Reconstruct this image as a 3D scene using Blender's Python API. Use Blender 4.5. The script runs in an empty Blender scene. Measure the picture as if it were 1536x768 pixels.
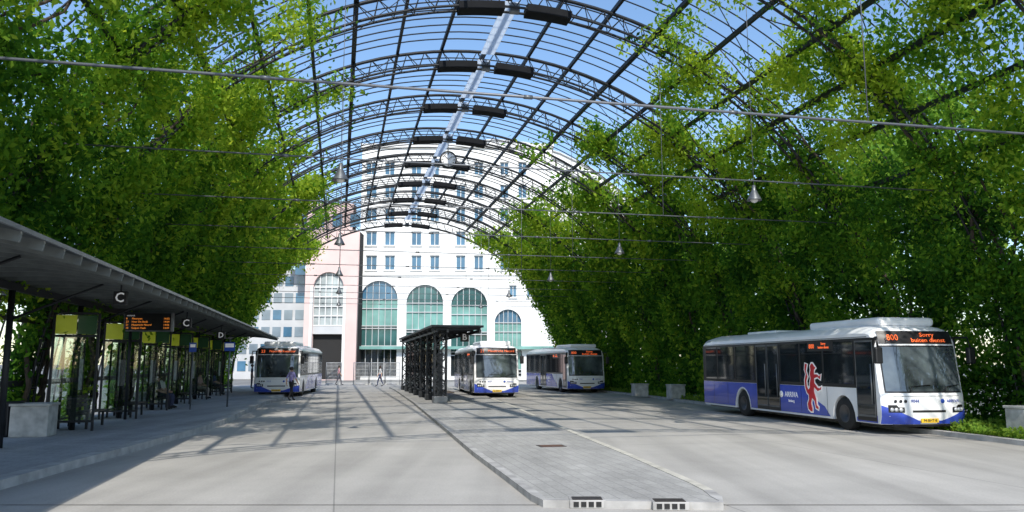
import bpy, bmesh, math, random
import numpy as np
from mathutils import Matrix, Vector
random.seed(7); rng=np.random.default_rng(11)
C=bpy.context.scene.collection
R=math.radians
# ---------------------------------------------------------------- camera
PITCH=R(7.8); F=1180.0; CH=1.9
cam=bpy.data.objects.new('camera',bpy.data.cameras.new('camera')); C.objects.link(cam)
cam.location=(0,0,CH); cam.rotation_euler=(R(90)+PITCH,0,0)
cam.data.lens=36*F/1536; cam.data.sensor_width=36; cam.data.clip_end=3000
bpy.context.scene.camera=cam
bpy.context.scene.view_settings.view_transform='Standard'
def ray(u,v):
    a=v-384
    return (u-768, F*math.cos(PITCH)+a*math.sin(PITCH), F*math.sin(PITCH)-a*math.cos(PITCH))
def g(u,v,z=0.0):
    x,y,w=ray(u,v); k=(z-CH)/w
    return Vector((x*k,y*k,z))
def at(u,v,Y):
    x,y,w=ray(u,v); k=Y/y
    return Vector((x*k,Y,CH+w*k))
RZ=math.atan2(.214,.977); cR,sR=math.cos(RZ),math.sin(RZ)
def W(s,t,z=0.0): return Vector((5.3-sR*s+cR*t, cR*s+sR*t, z))
# ---------------------------------------------------------------- materials
def nt(name):
    m=bpy.data.materials.new(name); m.use_nodes=True
    n=m.node_tree; b=n.nodes['Principled BSDF']; return m,n,b
def mat(name,col,rough=.6,metal=0,noise=.15,scale=4,spec=.5,bump=0,coat=0,emis=None,es=0,dirt=0):
    m,n,b=nt(name)
    b.inputs['Roughness'].default_value=rough; b.inputs['Metallic'].default_value=metal
    b.inputs['Specular IOR Level'].default_value=spec; b.inputs['Coat Weight'].default_value=coat
    c=(*col,1)
    if noise>0:
        tc=n.nodes.new('ShaderNodeTexCoord'); no=n.nodes.new('ShaderNodeTexNoise'); no.inputs['Scale'].default_value=scale; no.inputs['Detail'].default_value=6
        n.links.new(tc.outputs['Object'],no.inputs['Vector'])
        r=n.nodes.new('ShaderNodeValToRGB')
        r.color_ramp.elements[0].position=.3; r.color_ramp.elements[1].position=.7
        r.color_ramp.elements[0].color=tuple(x*(1-noise) for x in col)+(1,)
        r.color_ramp.elements[1].color=tuple(min(1,x*(1+noise)) for x in col)+(1,)
        n.links.new(no.outputs['Fac'],r.inputs['Fac']); out=r.outputs['Color']
        if dirt:
            sp=n.nodes.new('ShaderNodeSeparateXYZ'); n.links.new(tc.outputs['Object'],sp.inputs[0])
            mr=n.nodes.new('ShaderNodeMapRange'); mr.inputs['From Min'].default_value=.25; mr.inputs['From Max'].default_value=.95; mr.inputs['To Min'].default_value=1-dirt; mr.inputs['To Max'].default_value=1
            n.links.new(sp.outputs['Z'],mr.inputs['Value'])
            mx=n.nodes.new('ShaderNodeMix'); mx.data_type='RGBA'; mx.blend_type='MULTIPLY'; mx.inputs['Factor'].default_value=1
            n.links.new(out,mx.inputs['A']); n.links.new(mr.outputs[0],mx.inputs['B']); out=mx.outputs['Result']
        n.links.new(out,b.inputs['Base Color'])
        if bump:
            bp=n.nodes.new('ShaderNodeBump'); bp.inputs['Strength'].default_value=bump
            n.links.new(no.outputs['Fac'],bp.inputs['Height']); n.links.new(bp.outputs['Normal'],b.inputs['Normal'])
    else: b.inputs['Base Color'].default_value=c
    if emis: b.inputs['Emission Color'].default_value=(*emis,1); b.inputs['Emission Strength'].default_value=es
    return m
M={}
M['steel']=mat('dark_steel',(.018,.021,.025),.5,.2,.3,3,spec=.35)
M['boxblack']=mat('matt_black_sheet',(.01,.011,.013),.8,0,.2,3,spec=.15)
M['steel2']=mat('grey_steel',(.16,.17,.18),.4,.6,.2,3)
M['galv']=mat('galvanised_steel',(.45,.46,.47),.5,.2,.1,5)
M['cable']=mat('cable',(.17,.18,.2),.45,.4,0)
M['kerb']=mat('kerb_stone',(.4,.395,.38),.85,0,.25,3,bump=.1)
M['kerb2']=mat('island_kerb_stone',(.36,.35,.335),.85,0,.3,3,bump=.1)
M['kerb3']=mat('pale_kerb_stone',(.5,.475,.41),.85,0,.2,3,bump=.1)
M['planter']=mat('planter_concrete',(.42,.42,.4),.85,0,.3,4,bump=.15)
M['white']=mat('bus_white',(.88,.885,.89),.3,0,.04,1.5,coat=.3,dirt=.1)
M['blue']=mat('bus_blue',(.05,.1,.58),.25,0,.08,2,coat=.5,dirt=.3)
M['black']=mat('black_plastic',(.012,.012,.014),.4,0,0)
M['rubber']=mat('rubber',(.02,.02,.02),.85,0,.3,10)
M['rim']=mat('wheel_rim',(.09,.09,.095),.45,.5,.2,5)
M['glass']=mat('dark_glass',(.014,.02,.024),.04,0,.5,.8,spec=.9)
M['glass2']=mat('windscreen_glass',(.085,.105,.115),.03,0,.7,1.1,spec=1,coat=1)
M['lamp']=mat('headlamp_glass',(.6,.62,.65),.1,.3,.1,20)
M['plate']=mat('yellow_plate',(.8,.5,.03),.4,0,0)
M['led']=mat('led_text',(.9,.15,.03),.5,0,0,emis=(1,.17,.05),es=.75)
M['amber']=mat('amber_led_text',(.9,.35,.03),.5,0,0,emis=(1,.3,.05),es=.5)
M['ink']=mat('black_ink',(.02,.02,.025),.5,0,0)
M['wtext']=mat('white_lettering',(.85,.85,.85),.5,0,0,emis=(1,1,1),es=.12)
M['btext']=mat('blue_lettering',(.06,.1,.4),.5,0,0)
M['red']=mat('red_lettering',(.65,.02,.03),.5,0,0)
M['bwhite']=mat('white_render',(.8,.8,.79),.8,0,.05,.4)
M['bshade']=mat('white_cornice',(.66,.66,.65),.8,0,.05,.5)
M['pink']=mat('pink_render',(.68,.51,.48),.85,0,.07,.5)
M['bgrey']=mat('grey_facade',(.5,.51,.52),.7,0,.1,.5)
M['wblue']=mat('blue_window_glass',(.06,.15,.24),.12,0,.4,.35,spec=.8)
M['teal']=mat('teal_glass',(.18,.36,.33),.2,0,.3,.5)
M['tealdk']=mat('dark_teal_glass',(.04,.11,.11),.12,0,.4,.5,spec=.8)
M['gap']=mat('dark_interior',(.02,.02,.02),.9,0,0)
M['yg']=mat('yellow_green_panel',(.5,.55,.03),.3,0,.1,3,emis=(.5,.6,.03),es=.08)
M['dg']=mat('dark_green_panel',(.03,.09,.04),.2,0,.1,3)
M['canopy']=mat('corrugated_canopy',(.045,.055,.053),.5,.1,.35,2)
M['rafter']=mat('canopy_rafter',(.12,.135,.13),.6,0,.2,4)
M['wood']=mat('bench_wood',(.06,.045,.035),.6,0,.3,8)
M['bark']=mat('vine_bark',(.06,.045,.034),.9,0,.4,8,bump=.4)
M['signblue']=mat('sign_blue',(.03,.1,.5),.4,0,0)
M['skin']=mat('skin',(.5,.3,.21),.55,0,0)
M['hair']=mat('dark_hair',(.03,.02,.015),.6,0,0)
M['brick']=mat('brick_wall',(.34,.17,.11),.9,0,.25,3)
M['iron']=mat('cast_iron',(.06,.05,.045),.6,.4,.3,20)
M['poster']=mat('poster',(.6,.62,.65),.5,0,.5,9)
def glasspane(nm,col,f):
    m,n,b=nt(nm); n.nodes.remove(b)
    o=n.nodes['Material Output']; t=n.nodes.new('ShaderNodeBsdfTransparent'); t.inputs[0].default_value=(*col,1)
    gl=n.nodes.new('ShaderNodeBsdfGlossy'); gl.inputs['Roughness'].default_value=.03
    mx=n.nodes.new('ShaderNodeMixShader'); mx.inputs[0].default_value=f
    n.links.new(t.outputs[0],mx.inputs[1]); n.links.new(gl.outputs[0],mx.inputs[2]); n.links.new(mx.outputs[0],o.inputs['Surface']); return m
M['pane']=glasspane('clear_glass',(.85,.9,.88),.12)
M['smoke']=glasspane('smoked_glass',(.3,.33,.33),.12)
def ridgemat():
    m,n,b=nt('translucent_ridge_glazing'); o=n.nodes['Material Output']; b.inputs['Base Color'].default_value=(.8,.86,.93,1); b.inputs['Roughness'].default_value=.4
    t=n.nodes.new('ShaderNodeBsdfTranslucent'); t.inputs[0].default_value=(.85,.92,1,1); mx=n.nodes.new('ShaderNodeMixShader'); mx.inputs[0].default_value=.7
    n.links.new(b.outputs[0],mx.inputs[1]); n.links.new(t.outputs[0],mx.inputs[2]); n.links.new(mx.outputs[0],o.inputs['Surface']); return m
M['ridge']=ridgemat()
def groundmat(name,col,bw,bh,mortar,mcol,rot,noise=.25,off=.5,stain=.35,var=.08):
    m,n,b=nt(name); b.inputs['Roughness'].default_value=.85
    tc=n.nodes.new('ShaderNodeTexCoord'); mp=n.nodes.new('ShaderNodeMapping'); mp.inputs['Rotation'].default_value=(0,0,rot)
    n.links.new(tc.outputs['Object'],mp.inputs['Vector'])
    br=n.nodes.new('ShaderNodeTexBrick'); br.inputs['Scale'].default_value=1; br.inputs['Brick Width'].default_value=bw; br.inputs['Row Height'].default_value=bh
    br.inputs['Mortar Size'].default_value=mortar; br.inputs['Mortar Smooth'].default_value=.3; br.offset=off
    br.inputs['Color1'].default_value=tuple(x*(1-var) for x in col)+(1,); br.inputs['Color2'].default_value=tuple(x*(1+var) for x in col)+(1,); br.inputs['Mortar'].default_value=(*mcol,1)
    n.links.new(mp.outputs[0],br.inputs['Vector'])
    n1=n.nodes.new('ShaderNodeTexNoise'); n1.inputs['Scale'].default_value=.35; n1.inputs['Detail'].default_value=8; n1.inputs['Roughness'].default_value=.65
    n2=n.nodes.new('ShaderNodeTexNoise'); n2.inputs['Scale'].default_value=30; n2.inputs['Detail'].default_value=4
    mp2=n.nodes.new('ShaderNodeMapping'); mp2.inputs['Rotation'].default_value=(0,0,-RZ); mp2.inputs['Scale'].default_value=(1.3,.04,1)
    n3=n.nodes.new('ShaderNodeTexNoise'); n3.inputs['Scale'].default_value=1; n3.inputs['Detail'].default_value=5
    n.links.new(tc.outputs['Object'],mp2.inputs['Vector']); n.links.new(mp2.outputs[0],n3.inputs['Vector'])
    for q in (n1,n2): n.links.new(mp.outputs[0],q.inputs['Vector'])
    def mul(a,fac,lo,hi):
        mr=n.nodes.new('ShaderNodeMapRange'); mr.inputs['From Min'].default_value=.3; mr.inputs['From Max'].default_value=.7; mr.inputs['To Min'].default_value=lo; mr.inputs['To Max'].default_value=hi
        n.links.new(fac,mr.inputs['Value'])
        mx=n.nodes.new('ShaderNodeMix'); mx.data_type='RGBA'; mx.blend_type='MULTIPLY'; mx.inputs['Factor'].default_value=1
        n.links.new(a,mx.inputs['A']); n.links.new(mr.outputs[0],mx.inputs['B']); return mx.outputs['Result']
    c=mul(br.outputs['Color'],n1.outputs['Fac'],1-stain,1+stain*.3)
    c=mul(c,n2.outputs['Fac'],1-noise,1+noise*.5)
    c=mul(c,n3.outputs['Fac'],.8,1.07)
    n.links.new(c,b.inputs['Base Color'])
    bp=n.nodes.new('ShaderNodeBump'); bp.inputs['Strength'].default_value=.15; n.links.new(n2.outputs['Fac'],bp.inputs['Height']); n.links.new(bp.outputs[0],b.inputs['Normal'])
    return m
M['road']=groundmat('concrete_road',(.45,.43,.395),9,5.2,.014,(.28,.27,.25),R(90)-RZ,.1,0,.2,.035)
M['pave']=groundmat('brick_paving',(.45,.45,.45),.42,.21,.01,(.34,.34,.34),-RZ,.16,.5,.25)
M['isl']=groundmat('island_paving',(.42,.41,.385),.42,.21,.01,(.31,.305,.29),R(90)-RZ,.16,.5,.25)
M['ground']=groundmat('asphalt_ground',(.24,.24,.23),30,30,.001,(.2,.2,.19),0,.2,.5,.3)
def leafmat(name,stops,tr=.45,val=2.2,hue=.475):
    m,n,b=nt(name); n.nodes.remove(b); o=n.nodes['Material Output']
    at_=n.nodes.new('ShaderNodeAttribute'); at_.attribute_name='tint'
    r=n.nodes.new('ShaderNodeValToRGB')
    e=r.color_ramp.elements; e[0].position=0; e[0].color=(*stops[0],1); e[1].position=1; e[1].color=(*stops[-1],1)
    for i,s in enumerate(stops[1:-1]): q=e.new((i+1)/(len(stops)-1)); q.color=(*s,1)
    n.links.new(at_.outputs['Fac'],r.inputs['Fac'])
    d=n.nodes.new('ShaderNodeBsdfDiffuse')
    t=n.nodes.new('ShaderNodeBsdfTranslucent')
    hs=n.nodes.new('ShaderNodeHueSaturation'); hs.inputs['Hue'].default_value=hue; hs.inputs['Saturation'].default_value=1.05; hs.inputs['Value'].default_value=val
    n.links.new(r.outputs[0],d.inputs['Color']); n.links.new(r.outputs[0],hs.inputs['Color']); n.links.new(hs.outputs[0],t.inputs[0])
    mx=n.nodes.new('ShaderNodeMixShader'); mx.inputs[0].default_value=tr
    n.links.new(d.outputs[0],mx.inputs[1]); n.links.new(t.outputs[0],mx.inputs[2]); n.links.new(mx.outputs[0],o.inputs['Surface']); return m
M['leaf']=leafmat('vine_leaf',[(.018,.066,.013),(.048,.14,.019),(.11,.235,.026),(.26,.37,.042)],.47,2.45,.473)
M['leaf2']=leafmat('tree_leaf',[(.05,.1,.025),(.09,.2,.03),(.17,.3,.045),(.26,.37,.06)])
# ---------------------------------------------------------------- mesh helpers
def link(o,parent=None):
    C.objects.link(o)
    if parent: o.parent=parent
    return o
def tag(o,label=None,cat=None,group=None,kind=None):
    if label: o['label']=label
    if cat: o['category']=cat
    if group: o['group']=group
    if kind: o['kind']=kind
    return o
def thing(name,label,cat,loc=(0,0,0),rz=0,group=None):
    o=bpy.data.objects.new(name,None); C.objects.link(o); o.location=loc; o.rotation_euler=(0,0,rz); o.empty_display_size=.2
    return tag(o,label,cat,group)
class MB:
    def __init__(s): s.v=[]; s.f=[]; s.m=[]; s.sm=[]
    def add(s,vs,fs,mi=0,sm=False):
        b=len(s.v); s.v+= [tuple(p) for p in vs]; s.f+=[tuple(b+i for i in f) for f in fs]; s.m+=[mi]*len(fs); s.sm+=[sm]*len(fs); return s
    def box(s,x0,x1,y0,y1,z0,z1,mi=0):
        v=[(x,y,z) for x in (x0,x1) for y in (y0,y1) for z in (z0,z1)]
        return s.add(v,[(0,1,3,2),(4,6,7,5),(0,4,5,1),(2,3,7,6),(0,2,6,4),(1,5,7,3)],mi)
    def bar(s,p0,p1,w,h=None,mi=0):
        h=h or w; p0=Vector(p0);p1=Vector(p1); d=(p1-p0).normalized()
        up=Vector((0,0,1)) if abs(d.z)<.95 else Vector((0,1,0))
        a=d.cross(up).normalized()*w/2; b=a.cross(d).normalized()*h/2
        v=[p+i*a+j*b for p in (p0,p1) for i,j in ((-1,-1),(1,-1),(1,1),(-1,1))]
        return s.add(v,[(0,3,2,1),(4,5,6,7),(0,1,5,4),(1,2,6,5),(2,3,7,6),(3,0,4,7)],mi)
    def tube(s,pts,r,n=6,mi=0,cap=True):
        pts=[Vector(p) for p in pts]; rs=r if isinstance(r,(list,tuple)) else [r]*len(pts)
        vs=[]
        for i,p in enumerate(pts):
            d=(pts[min(i+1,len(pts)-1)]-pts[max(i-1,0)]).normalized()
            up=Vector((0,0,1)) if abs(d.z)<.9 else Vector((0,1,0))
            a=d.cross(up).normalized(); b=a.cross(d).normalized()
            for k in range(n):
                t=2*math.pi*k/n; vs.append(p+(a*math.cos(t)+b*math.sin(t))*rs[i])
        fs=[(i*n+k,i*n+(k+1)%n,(i+1)*n+(k+1)%n,(i+1)*n+k) for i in range(len(pts)-1) for k in range(n)]
        if cap: fs+=[tuple(range(n-1,-1,-1)),tuple(range(len(vs)-n,len(vs)))]
        s.add(vs,fs,mi,True)
        return s
    def lathe(s,prof,c=(0,0,0),n=16,mi=0,axis='z'):
        vs=[]
        for r,h in prof:
            for k in range(n):
                t=2*math.pi*k/n; a,b=r*math.cos(t),r*math.sin(t)
                p=(a,b,h) if axis=='z' else (a,h,b)
                vs.append((p[0]+c[0],p[1]+c[1],p[2]+c[2]))
        fs=[(i*n+k,i*n+(k+1)%n,(i+1)*n+(k+1)%n,(i+1)*n+k) for i in range(len(prof)-1) for k in range(n)]
        return s.add(vs,fs,mi,True)
    def prism(s,pts,z0,z1,mi=0):
        n=len(pts); v=[(p[0],p[1],z0) for p in pts]+[(p[0],p[1],z1) for p in pts]
        return s.add(v,[tuple(range(n-1,-1,-1)),tuple(range(n,2*n))]+[(i,(i+1)%n,n+(i+1)%n,n+i) for i in range(n)],mi)
    def build(s,name,mats,parent=None,bevel=0):
        me=bpy.data.meshes.new(name); me.from_pydata(s.v,[],s.f)
        if not isinstance(mats,(list,tuple)): mats=[mats]
        for m in mats: me.materials.append(m)
        me.polygons.foreach_set('material_index',s.m); me.polygons.foreach_set('use_smooth',s.sm); me.validate(); me.update()
        o=bpy.data.objects.new(name,me); link(o,parent)
        if bevel:
            b=o.modifiers.new('bevel','BEVEL'); b.width=bevel; b.segments=2; b.limit_method='ANGLE'
        return o
def fixn(o):
    bm=bmesh.new(); bm.from_mesh(o.data); bmesh.ops.recalc_face_normals(bm,faces=bm.faces[:]); bm.to_mesh(o.data); bm.free(); return o
def txt(body,size,m,parent,org,right,up,name='lettering',ax='CENTER',depth=.004,sx=1,wt=.012):
    cu=bpy.data.curves.new('t','FONT'); cu.body=body; cu.size=size; cu.align_x=ax; cu.align_y='CENTER'; cu.extrude=depth; cu.resolution_u=2; cu.offset=size*wt
    to=bpy.data.objects.new('t',cu); C.objects.link(to)
    me=bpy.data.meshes.new_from_object(to.evaluated_get(bpy.context.evaluated_depsgraph_get()))
    bpy.data.objects.remove(to); bpy.data.curves.remove(cu)
    r=Vector(right).normalized(); u=Vector(up).normalized(); n=r.cross(u)
    mt=Matrix((r*sx,u,n)).transposed().to_4x4(); mt.translation=Vector(org); me.transform(mt)
    me.materials.clear(); me.materials.append(m); me.name=name
    o=bpy.data.objects.new(name,me); link(o,parent); return o
ORD=['nearest','second','third','fourth','fifth','sixth','seventh','eighth','ninth','tenth','eleventh','twelfth','thirteenth','fourteenth','fifteenth','sixteenth','seventeenth','eighteenth','nineteenth','twentieth','twenty-first','twenty-second','twenty-third','twenty-fourth','twenty-fifth']
def dup(root,loc=None,rz=None,label=None):
    r=root.copy(); C.objects.link(r)
    if loc is not None: r.location=loc
    if rz is not None: r.rotation_euler=(0,0,rz)
    if label: r['label']=label
    for ch in list(root.children):
        c=ch.copy(); C.objects.link(c); c.parent=r
        for gc in ch.children:
            d=gc.copy(); C.objects.link(d); d.parent=c
    return r
# ---------------------------------------------------------------- ground
def sheet(name,pts,z,m):
    b=MB(); b.add([(p[0],p[1],z) for p in pts],[tuple(range(len(pts)))]); o=b.build(name,m); return tag(o,kind='structure')
sheet('ground',[(-900,-300),(900,-300),(900,1500),(-900,1500)],-.012,M['ground'])
sheet('road',[W(-20,-11)[:2],W(-20,15)[:2],W(84,15)[:2],W(84,-11)[:2]],0,M['road'])
def kerbstrip(name,pts,w,z,side,m=None):
    b=MB(); P=[Vector((p[0],p[1])) for p in pts]; L_=[];R_=[]
    for i,p in enumerate(P):
        d=(P[min(i+1,len(P)-1)]-P[max(i-1,0)]).normalized(); nrm=Vector((-d.y,d.x))*side
        L_.append(p-nrm*.015); R_.append(p+nrm*w)
    for i in range(len(P)-1):
        q=[L_[i],L_[i+1],R_[i+1],R_[i]]
        if side<0: q=q[::-1]
        b.prism(q,-.01,z)
    return tag(b.build(name,m or M['kerb']),kind='structure')
lk=[W(-6,-10.1)]+[g(u,v) for u,v in ((0,735),(100,706),(200,678),(290,652),(335,637),(365,622),(400,606),(425,600))]+[W(62,-9.0),W(70,-9.4)]
lk=[(p[0],p[1]) for p in lk]
b=MB(); b.prism(lk+[W(70,-22)[:2],W(-6,-22)[:2]],-.008,.14); tag(b.build('platform_pavement',M['pave']),kind='structure')
kerbstrip('platform_kerb',lk,.28,.15,1)
il=[g(u,v) for u,v in ((815,761),(798,752),(760,722),(710,684),(660,640),(620,606),(592,586))]+[W(64,-1.2)]
ir=[g(u,v) for u,v in ((1085,765),(1082,756),(1068,745),(1045,733),(950,690),(850,648),(770,612),(722,594))]+[W(64,3.2)]
il=[(p[0],p[1]) for p in il]; ir=[(p[0],p[1]) for p in ir]
b=MB(); b.prism(ir+il[::-1],-.008,.09); tag(b.build('island_pavement',M['isl']),kind='structure')
kerbstrip('island_kerb',il[::-1]+ir[:3],.13,.098,1,M['kerb2'])
kerbstrip('island_right_kerb',ir[2:],.13,.1,1,M['kerb3'])
rk=[W(-6,9.6)]+[g(u,v) for u,v in ((1536,669),(1400,652))]+[W(30,11.2),W(46,12.2),W(66,12.4)]
rk=[(p[0],p[1]) for p in rk]
b=MB(); b.prism([W(66,17)[:2]]+rk[::-1]+[W(-6,17)[:2]],-.008,.09); tag(b.build('planting_soil',mat('soil',(.07,.055,.035),.95,0,.4,6)),kind='structure')
kerbstrip('verge_kerb',rk,.22,.12,-1)
p0=g(-60,757);p1=g(1600,757)
b=MB(); b.add([(p0[0]-8,p0[1]-.05,.004),(p1[0]+8,p1[1]-.05,.004),(p1[0]+8,p1[1]-.02,.004),(p0[0]-8,p0[1]-.02,.004)],[(0,1,2,3)]); tag(b.build('road_joint',M['iron']),kind='structure')
for i,(u,v,lab) in enumerate(((880,759,'left of the two iron kerb drains at the island tip'),(1003,762,'right of the two iron kerb drains at the island tip'))):
    p=g(u,v); t=thing('kerb_drain',lab,'drain',(p[0],p[1]-.02,0),0,'kerb drains at the island tip')
    MB().box(-.24,.24,-.16,.12,.0,.105).build('frame',M['kerb2'],t,.01)
    for k in range(4): MB().box(-.19+k*.1,-.12+k*.1,-.17,-.155,.02,.085).build('slot',M['gap'],t)
    MB().box(-.2,.2,-.14,.1,.106,.112).build('grate',M['iron'],t)
p=g(827,669,.09); t=thing('manhole_cover','rusty rectangular manhole cover in the island paving','manhole',(p[0],p[1],.09),RZ)
MB().box(-.3,.3,-.22,.22,0,.006).build('frame',M['iron'],t)
MB().box(-.25,.25,-.17,.17,.006,.01).build('cover',mat('rust',(.13,.07,.05),.8,.2,.3,20),t)
# ---------------------------------------------------------------- tunnel structure
S0=4.2; DS=5.05; NA=13; RI=13.1; RO=13.7
AS=[S0+DS*k for k in range(NA)]
def arc(r,a0,a1,n,y=0): return [(r*math.sin(R(a0+(a1-a0)*i/n)),y,r*math.cos(R(a0+(a1-a0)*i/n))) for i in range(n+1)]
arch0=None
for k,s in enumerate(AS):
    if k==0: continue
    lab=ORD[k-1]+' black steel truss arch of the tunnel, counted from the camera'
    if arch0 is None:
        a=thing('truss_arch',lab,'arch',W(s,0),RZ,'steel truss arches of the tunnel'); arch0=a
        MB().tube(arc(RO,-90,90,64),.06,6).build('upper_chord',M['steel'],a)
        for y in (-.2,.2): MB().tube(arc(RI,-90,90,64,y),.042,6).build('lower_chord',M['steel'],a)
        q=MB(); n=64
        for i in range(n):
            a0=R(-90+180*i/n); a1=R(-90+180*(i+.5)/n); a2=R(-90+180*(i+1)/n)
            top=(RO*math.sin(a1),0,RO*math.cos(a1))
            for y in (-.2,.2):
                q.tube([(RI*math.sin(a0),y,RI*math.cos(a0)),top],.017,4,cap=False); q.tube([top,(RI*math.sin(a2),y,RI*math.cos(a2))],.017,4,cap=False)
            q.tube([(RI*math.sin(a0),-.2,RI*math.cos(a0)),(RI*math.sin(a0),.2,RI*math.cos(a0))],.016,4,cap=False)
        q.build('lattice',M['steel'],a)
        for sg in (-1,1):
            q=MB(); n=6; vs=[]
            for i in range(n+1):
                an=R(sg*(1.6+6.4*i/n)); 
                for rr in (RI-.12,RI+.14):
                    for y in (-.28,.28): vs.append((rr*math.sin(an),y,rr*math.cos(an)))
            fs=[]
            for i in range(n):
                o=i*4
                fs+=[(o,o+4,o+5,o+1),(o+2,o+3,o+7,o+6),(o,o+2,o+6,o+4),(o+1,o+5,o+7,o+3)]
            fs+=[(0,1,3,2),(n*4,n*4+2,n*4+3,n*4+1)]
            q.add(vs,fs); fixn(q.build('ridge_box',M['boxblack'],a))
        q=MB(); q.box(-.16,.16,-.1,.1,RI-.12,RI+.2); q.build('keystone',M['steel2'],a,.02)
        for sg in (-1,1): MB().box(sg*13.4-.45,sg*13.4+.45,-.35,.35,0,.3).build('foot',M['planter'],a,.02)
    else: dup(arch0,W(s,0),None,lab)
SL=DS*(NA-2)
angs=[-84+7*i for i in range(25)]
for i,an in enumerate(angs):
    w=.16 if i%3==0 else .1
    rr=13.82 if abs(an)<27 else 13.35
    lab='lengthwise steel purlin, '+ORD[i].replace('nearest','first')+' of twenty-five counted over the tunnel from left'
    a=tag(MB().bar((0,0,0),(0,SL,0),w,.14).build('roof_purlin',M['steel']),lab,'beam','lengthwise purlins of the tunnel')
    a.location=W(AS[1],rr*math.sin(R(an)),rr*math.cos(R(an))); a.rotation_euler=(0,0,RZ)
b0=None
for k in range(1,NA-1):
    lab='curved steel rods and ridge strip in the '+ORD[k-1]+' roof bay from the camera'
    if b0 is None:
        b0=thing('roof_trellis',lab,'trellis',W(AS[k],0),RZ,'curved rod trellises between the arches')
        for j in range(1,8): MB().tube(arc(13.93,-88,88,72,DS*j/8),.026,4).build('curved_rod',M['steel'],b0)
        MB().box(-.26,.26,.3,DS-.3,13.5,13.52).build('ridge_strip',M['ridge'],b0)
        for sg in (-1,1):
            MB().tube([(13.75*math.sin(R(sg*14)),0,13.75*math.cos(R(sg*14))),(13.75*math.sin(R(sg*42)),DS,13.75*math.cos(R(sg*42)))],.016,4).build('brace',M['steel'],b0)
    else: dup(b0,W(AS[k],0),None,lab)
for k in range(2,NA):
    s=AS[k]; z=6.62; hw=math.sqrt(RI**2-z*z)
    t=thing('tie_rod',ORD[k-2]+' thin steel tie rod stretched across the tunnel, counted from the camera','tie rod',W(s,0,z),RZ,'tie rods across the tunnel')
    MB().tube([(-hw,0,0),(hw,0,0)],.026 if k==2 else .018,6).build('rod',M['cable'],t)
    for x in ((4.9,) if k%2==0 else ()) : MB().tube([(x,0,0),(x,0,math.sqrt(RI**2-x*x)-z)],.012,5).build('hanger',M['cable'],t)
    for x in (-6.5,-2,2,6.5): MB().tube([(x-.08,0,0),(x+.08,0,0)],.04,6).build('coupling',M['steel2'],t)
l0=None
for k in (3,5,7,9,11):
    for sg in (-1,1):
        lab=f"bell shaped pendant lamp on a long cable, {ORD[(k-3)//2]} on the {'left' if sg<0 else 'right'} side of the tunnel"
        loc=W(AS[k],sg*5.25,6.05)
        if l0 is None:
            l0=thing('pendant_lamp',lab,'lamp',loc,RZ,'pendant lamps in the tunnel')
            MB().lathe([(.02,.46),(.05,.44),(.055,.32),(.075,.29),(.11,.21),(.18,.08),(.195,.045),(.165,.06),(.09,.19),(.0,.23)],n=18).build('lamp_shade',M['steel2'],l0)
            MB().lathe([(.0,-.02),(.06,.0),(.1,.05),(.1,.12),(.0,.16)],n=14).build('bulb',mat('opal_bulb',(.7,.7,.68),.3,0,0),l0)
            MB().tube([(0,0,.45),(0,0,math.sqrt(RI**2-5.25**2)-6.05)],.009,5).build('cable',M['cable'],l0)
        else: dup(l0,loc,None,lab)
p=at(672,240,38.5); t=thing('hanging_clock','white double faced clock hanging under the roof ridge','clock',(p[0],p[1],p[2]),RZ)
MB().lathe([(0,-.12),(.36,-.12),(.38,-.1),(.38,.1),(.36,.12),(0,.12)],n=28,axis='y').build('face',mat('clock_white',(.85,.85,.85),.6,0,.05,3),t)
MB().lathe([(.37,-.15),(.43,-.15),(.43,.15),(.37,.15),(.37,-.15)],n=28,axis='y').build('case',M['steel'],t)
y=-.13
q=MB(); q.bar((0,y,0),(.2,y,.17),.085,.01); q.bar((0,y,0),(-.24,y,.24),.07,.01); q.build('hands',M['ink'],t)
q=MB()
for h in range(12):
    a=R(30*h); q.bar((.25*math.sin(a),y,.25*math.cos(a)),(.34*math.sin(a),y,.34*math.cos(a)),.045,.01)
q.build('hour_marks',M['ink'],t)
MB().tube([(0,0,.4),(0,0,13.0-p[2])],.02,5).build('hanger',M['cable'],t)
# ---------------------------------------------------------------- foliage
ph=rng.uniform(0,6.28,(12,)); fr=rng.uniform(.4,1.6,(12,2))
def noise2(s,a):
    v=0
    for i in range(12):
        v=v+np.sin(fr[i,0]*s*(1.0+.25*(i%3))*(1 if i%2 else -1)+fr[i,1]*a*(1+.3*(i%4))+ph[i])
    return np.clip(.5+v/9.5,0,1)
def leaves(name,cen,size,tint,m,parent,droop=.6):
    n=len(cen)
    a=rng.normal(size=(n,3)); a[:,2]-=droop; a/=np.linalg.norm(a,axis=1)[:,None]
    r=rng.normal(size=(n,3)); b=np.cross(a,r); b/=np.linalg.norm(b,axis=1)[:,None]
    nn=np.cross(a,b)
    sz=size[:,None]
    v=np.empty((n,4,3),dtype=np.float32)
    v[:,0]=cen-a*sz*.5; v[:,1]=cen+b*sz*.26+nn*sz*.08; v[:,2]=cen+a*sz*.5; v[:,3]=cen-b*sz*.26+nn*sz*.08
    me=bpy.data.meshes.new(name); me.vertices.add(n*4); me.vertices.foreach_set('co',v.reshape(-1))
    me.loops.add(n*4); me.loops.foreach_set('vertex_index',np.arange(n*4,dtype=np.int32))
    me.polygons.add(n); me.polygons.foreach_set('loop_start',np.arange(0,n*4,4,dtype=np.int32))
    me.update(calc_edges=True)
    at_=me.attributes.new('tint','FLOAT','FACE'); at_.data.foreach_set('value',np.clip(tint,0,1).astype(np.float32))
    me.materials.append(m); o=bpy.data.objects.new(name,me); link(o,parent); return o
def smooth(x): x=np.clip(x,0,1); return x*x*(3-2*x)
NL=0
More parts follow.
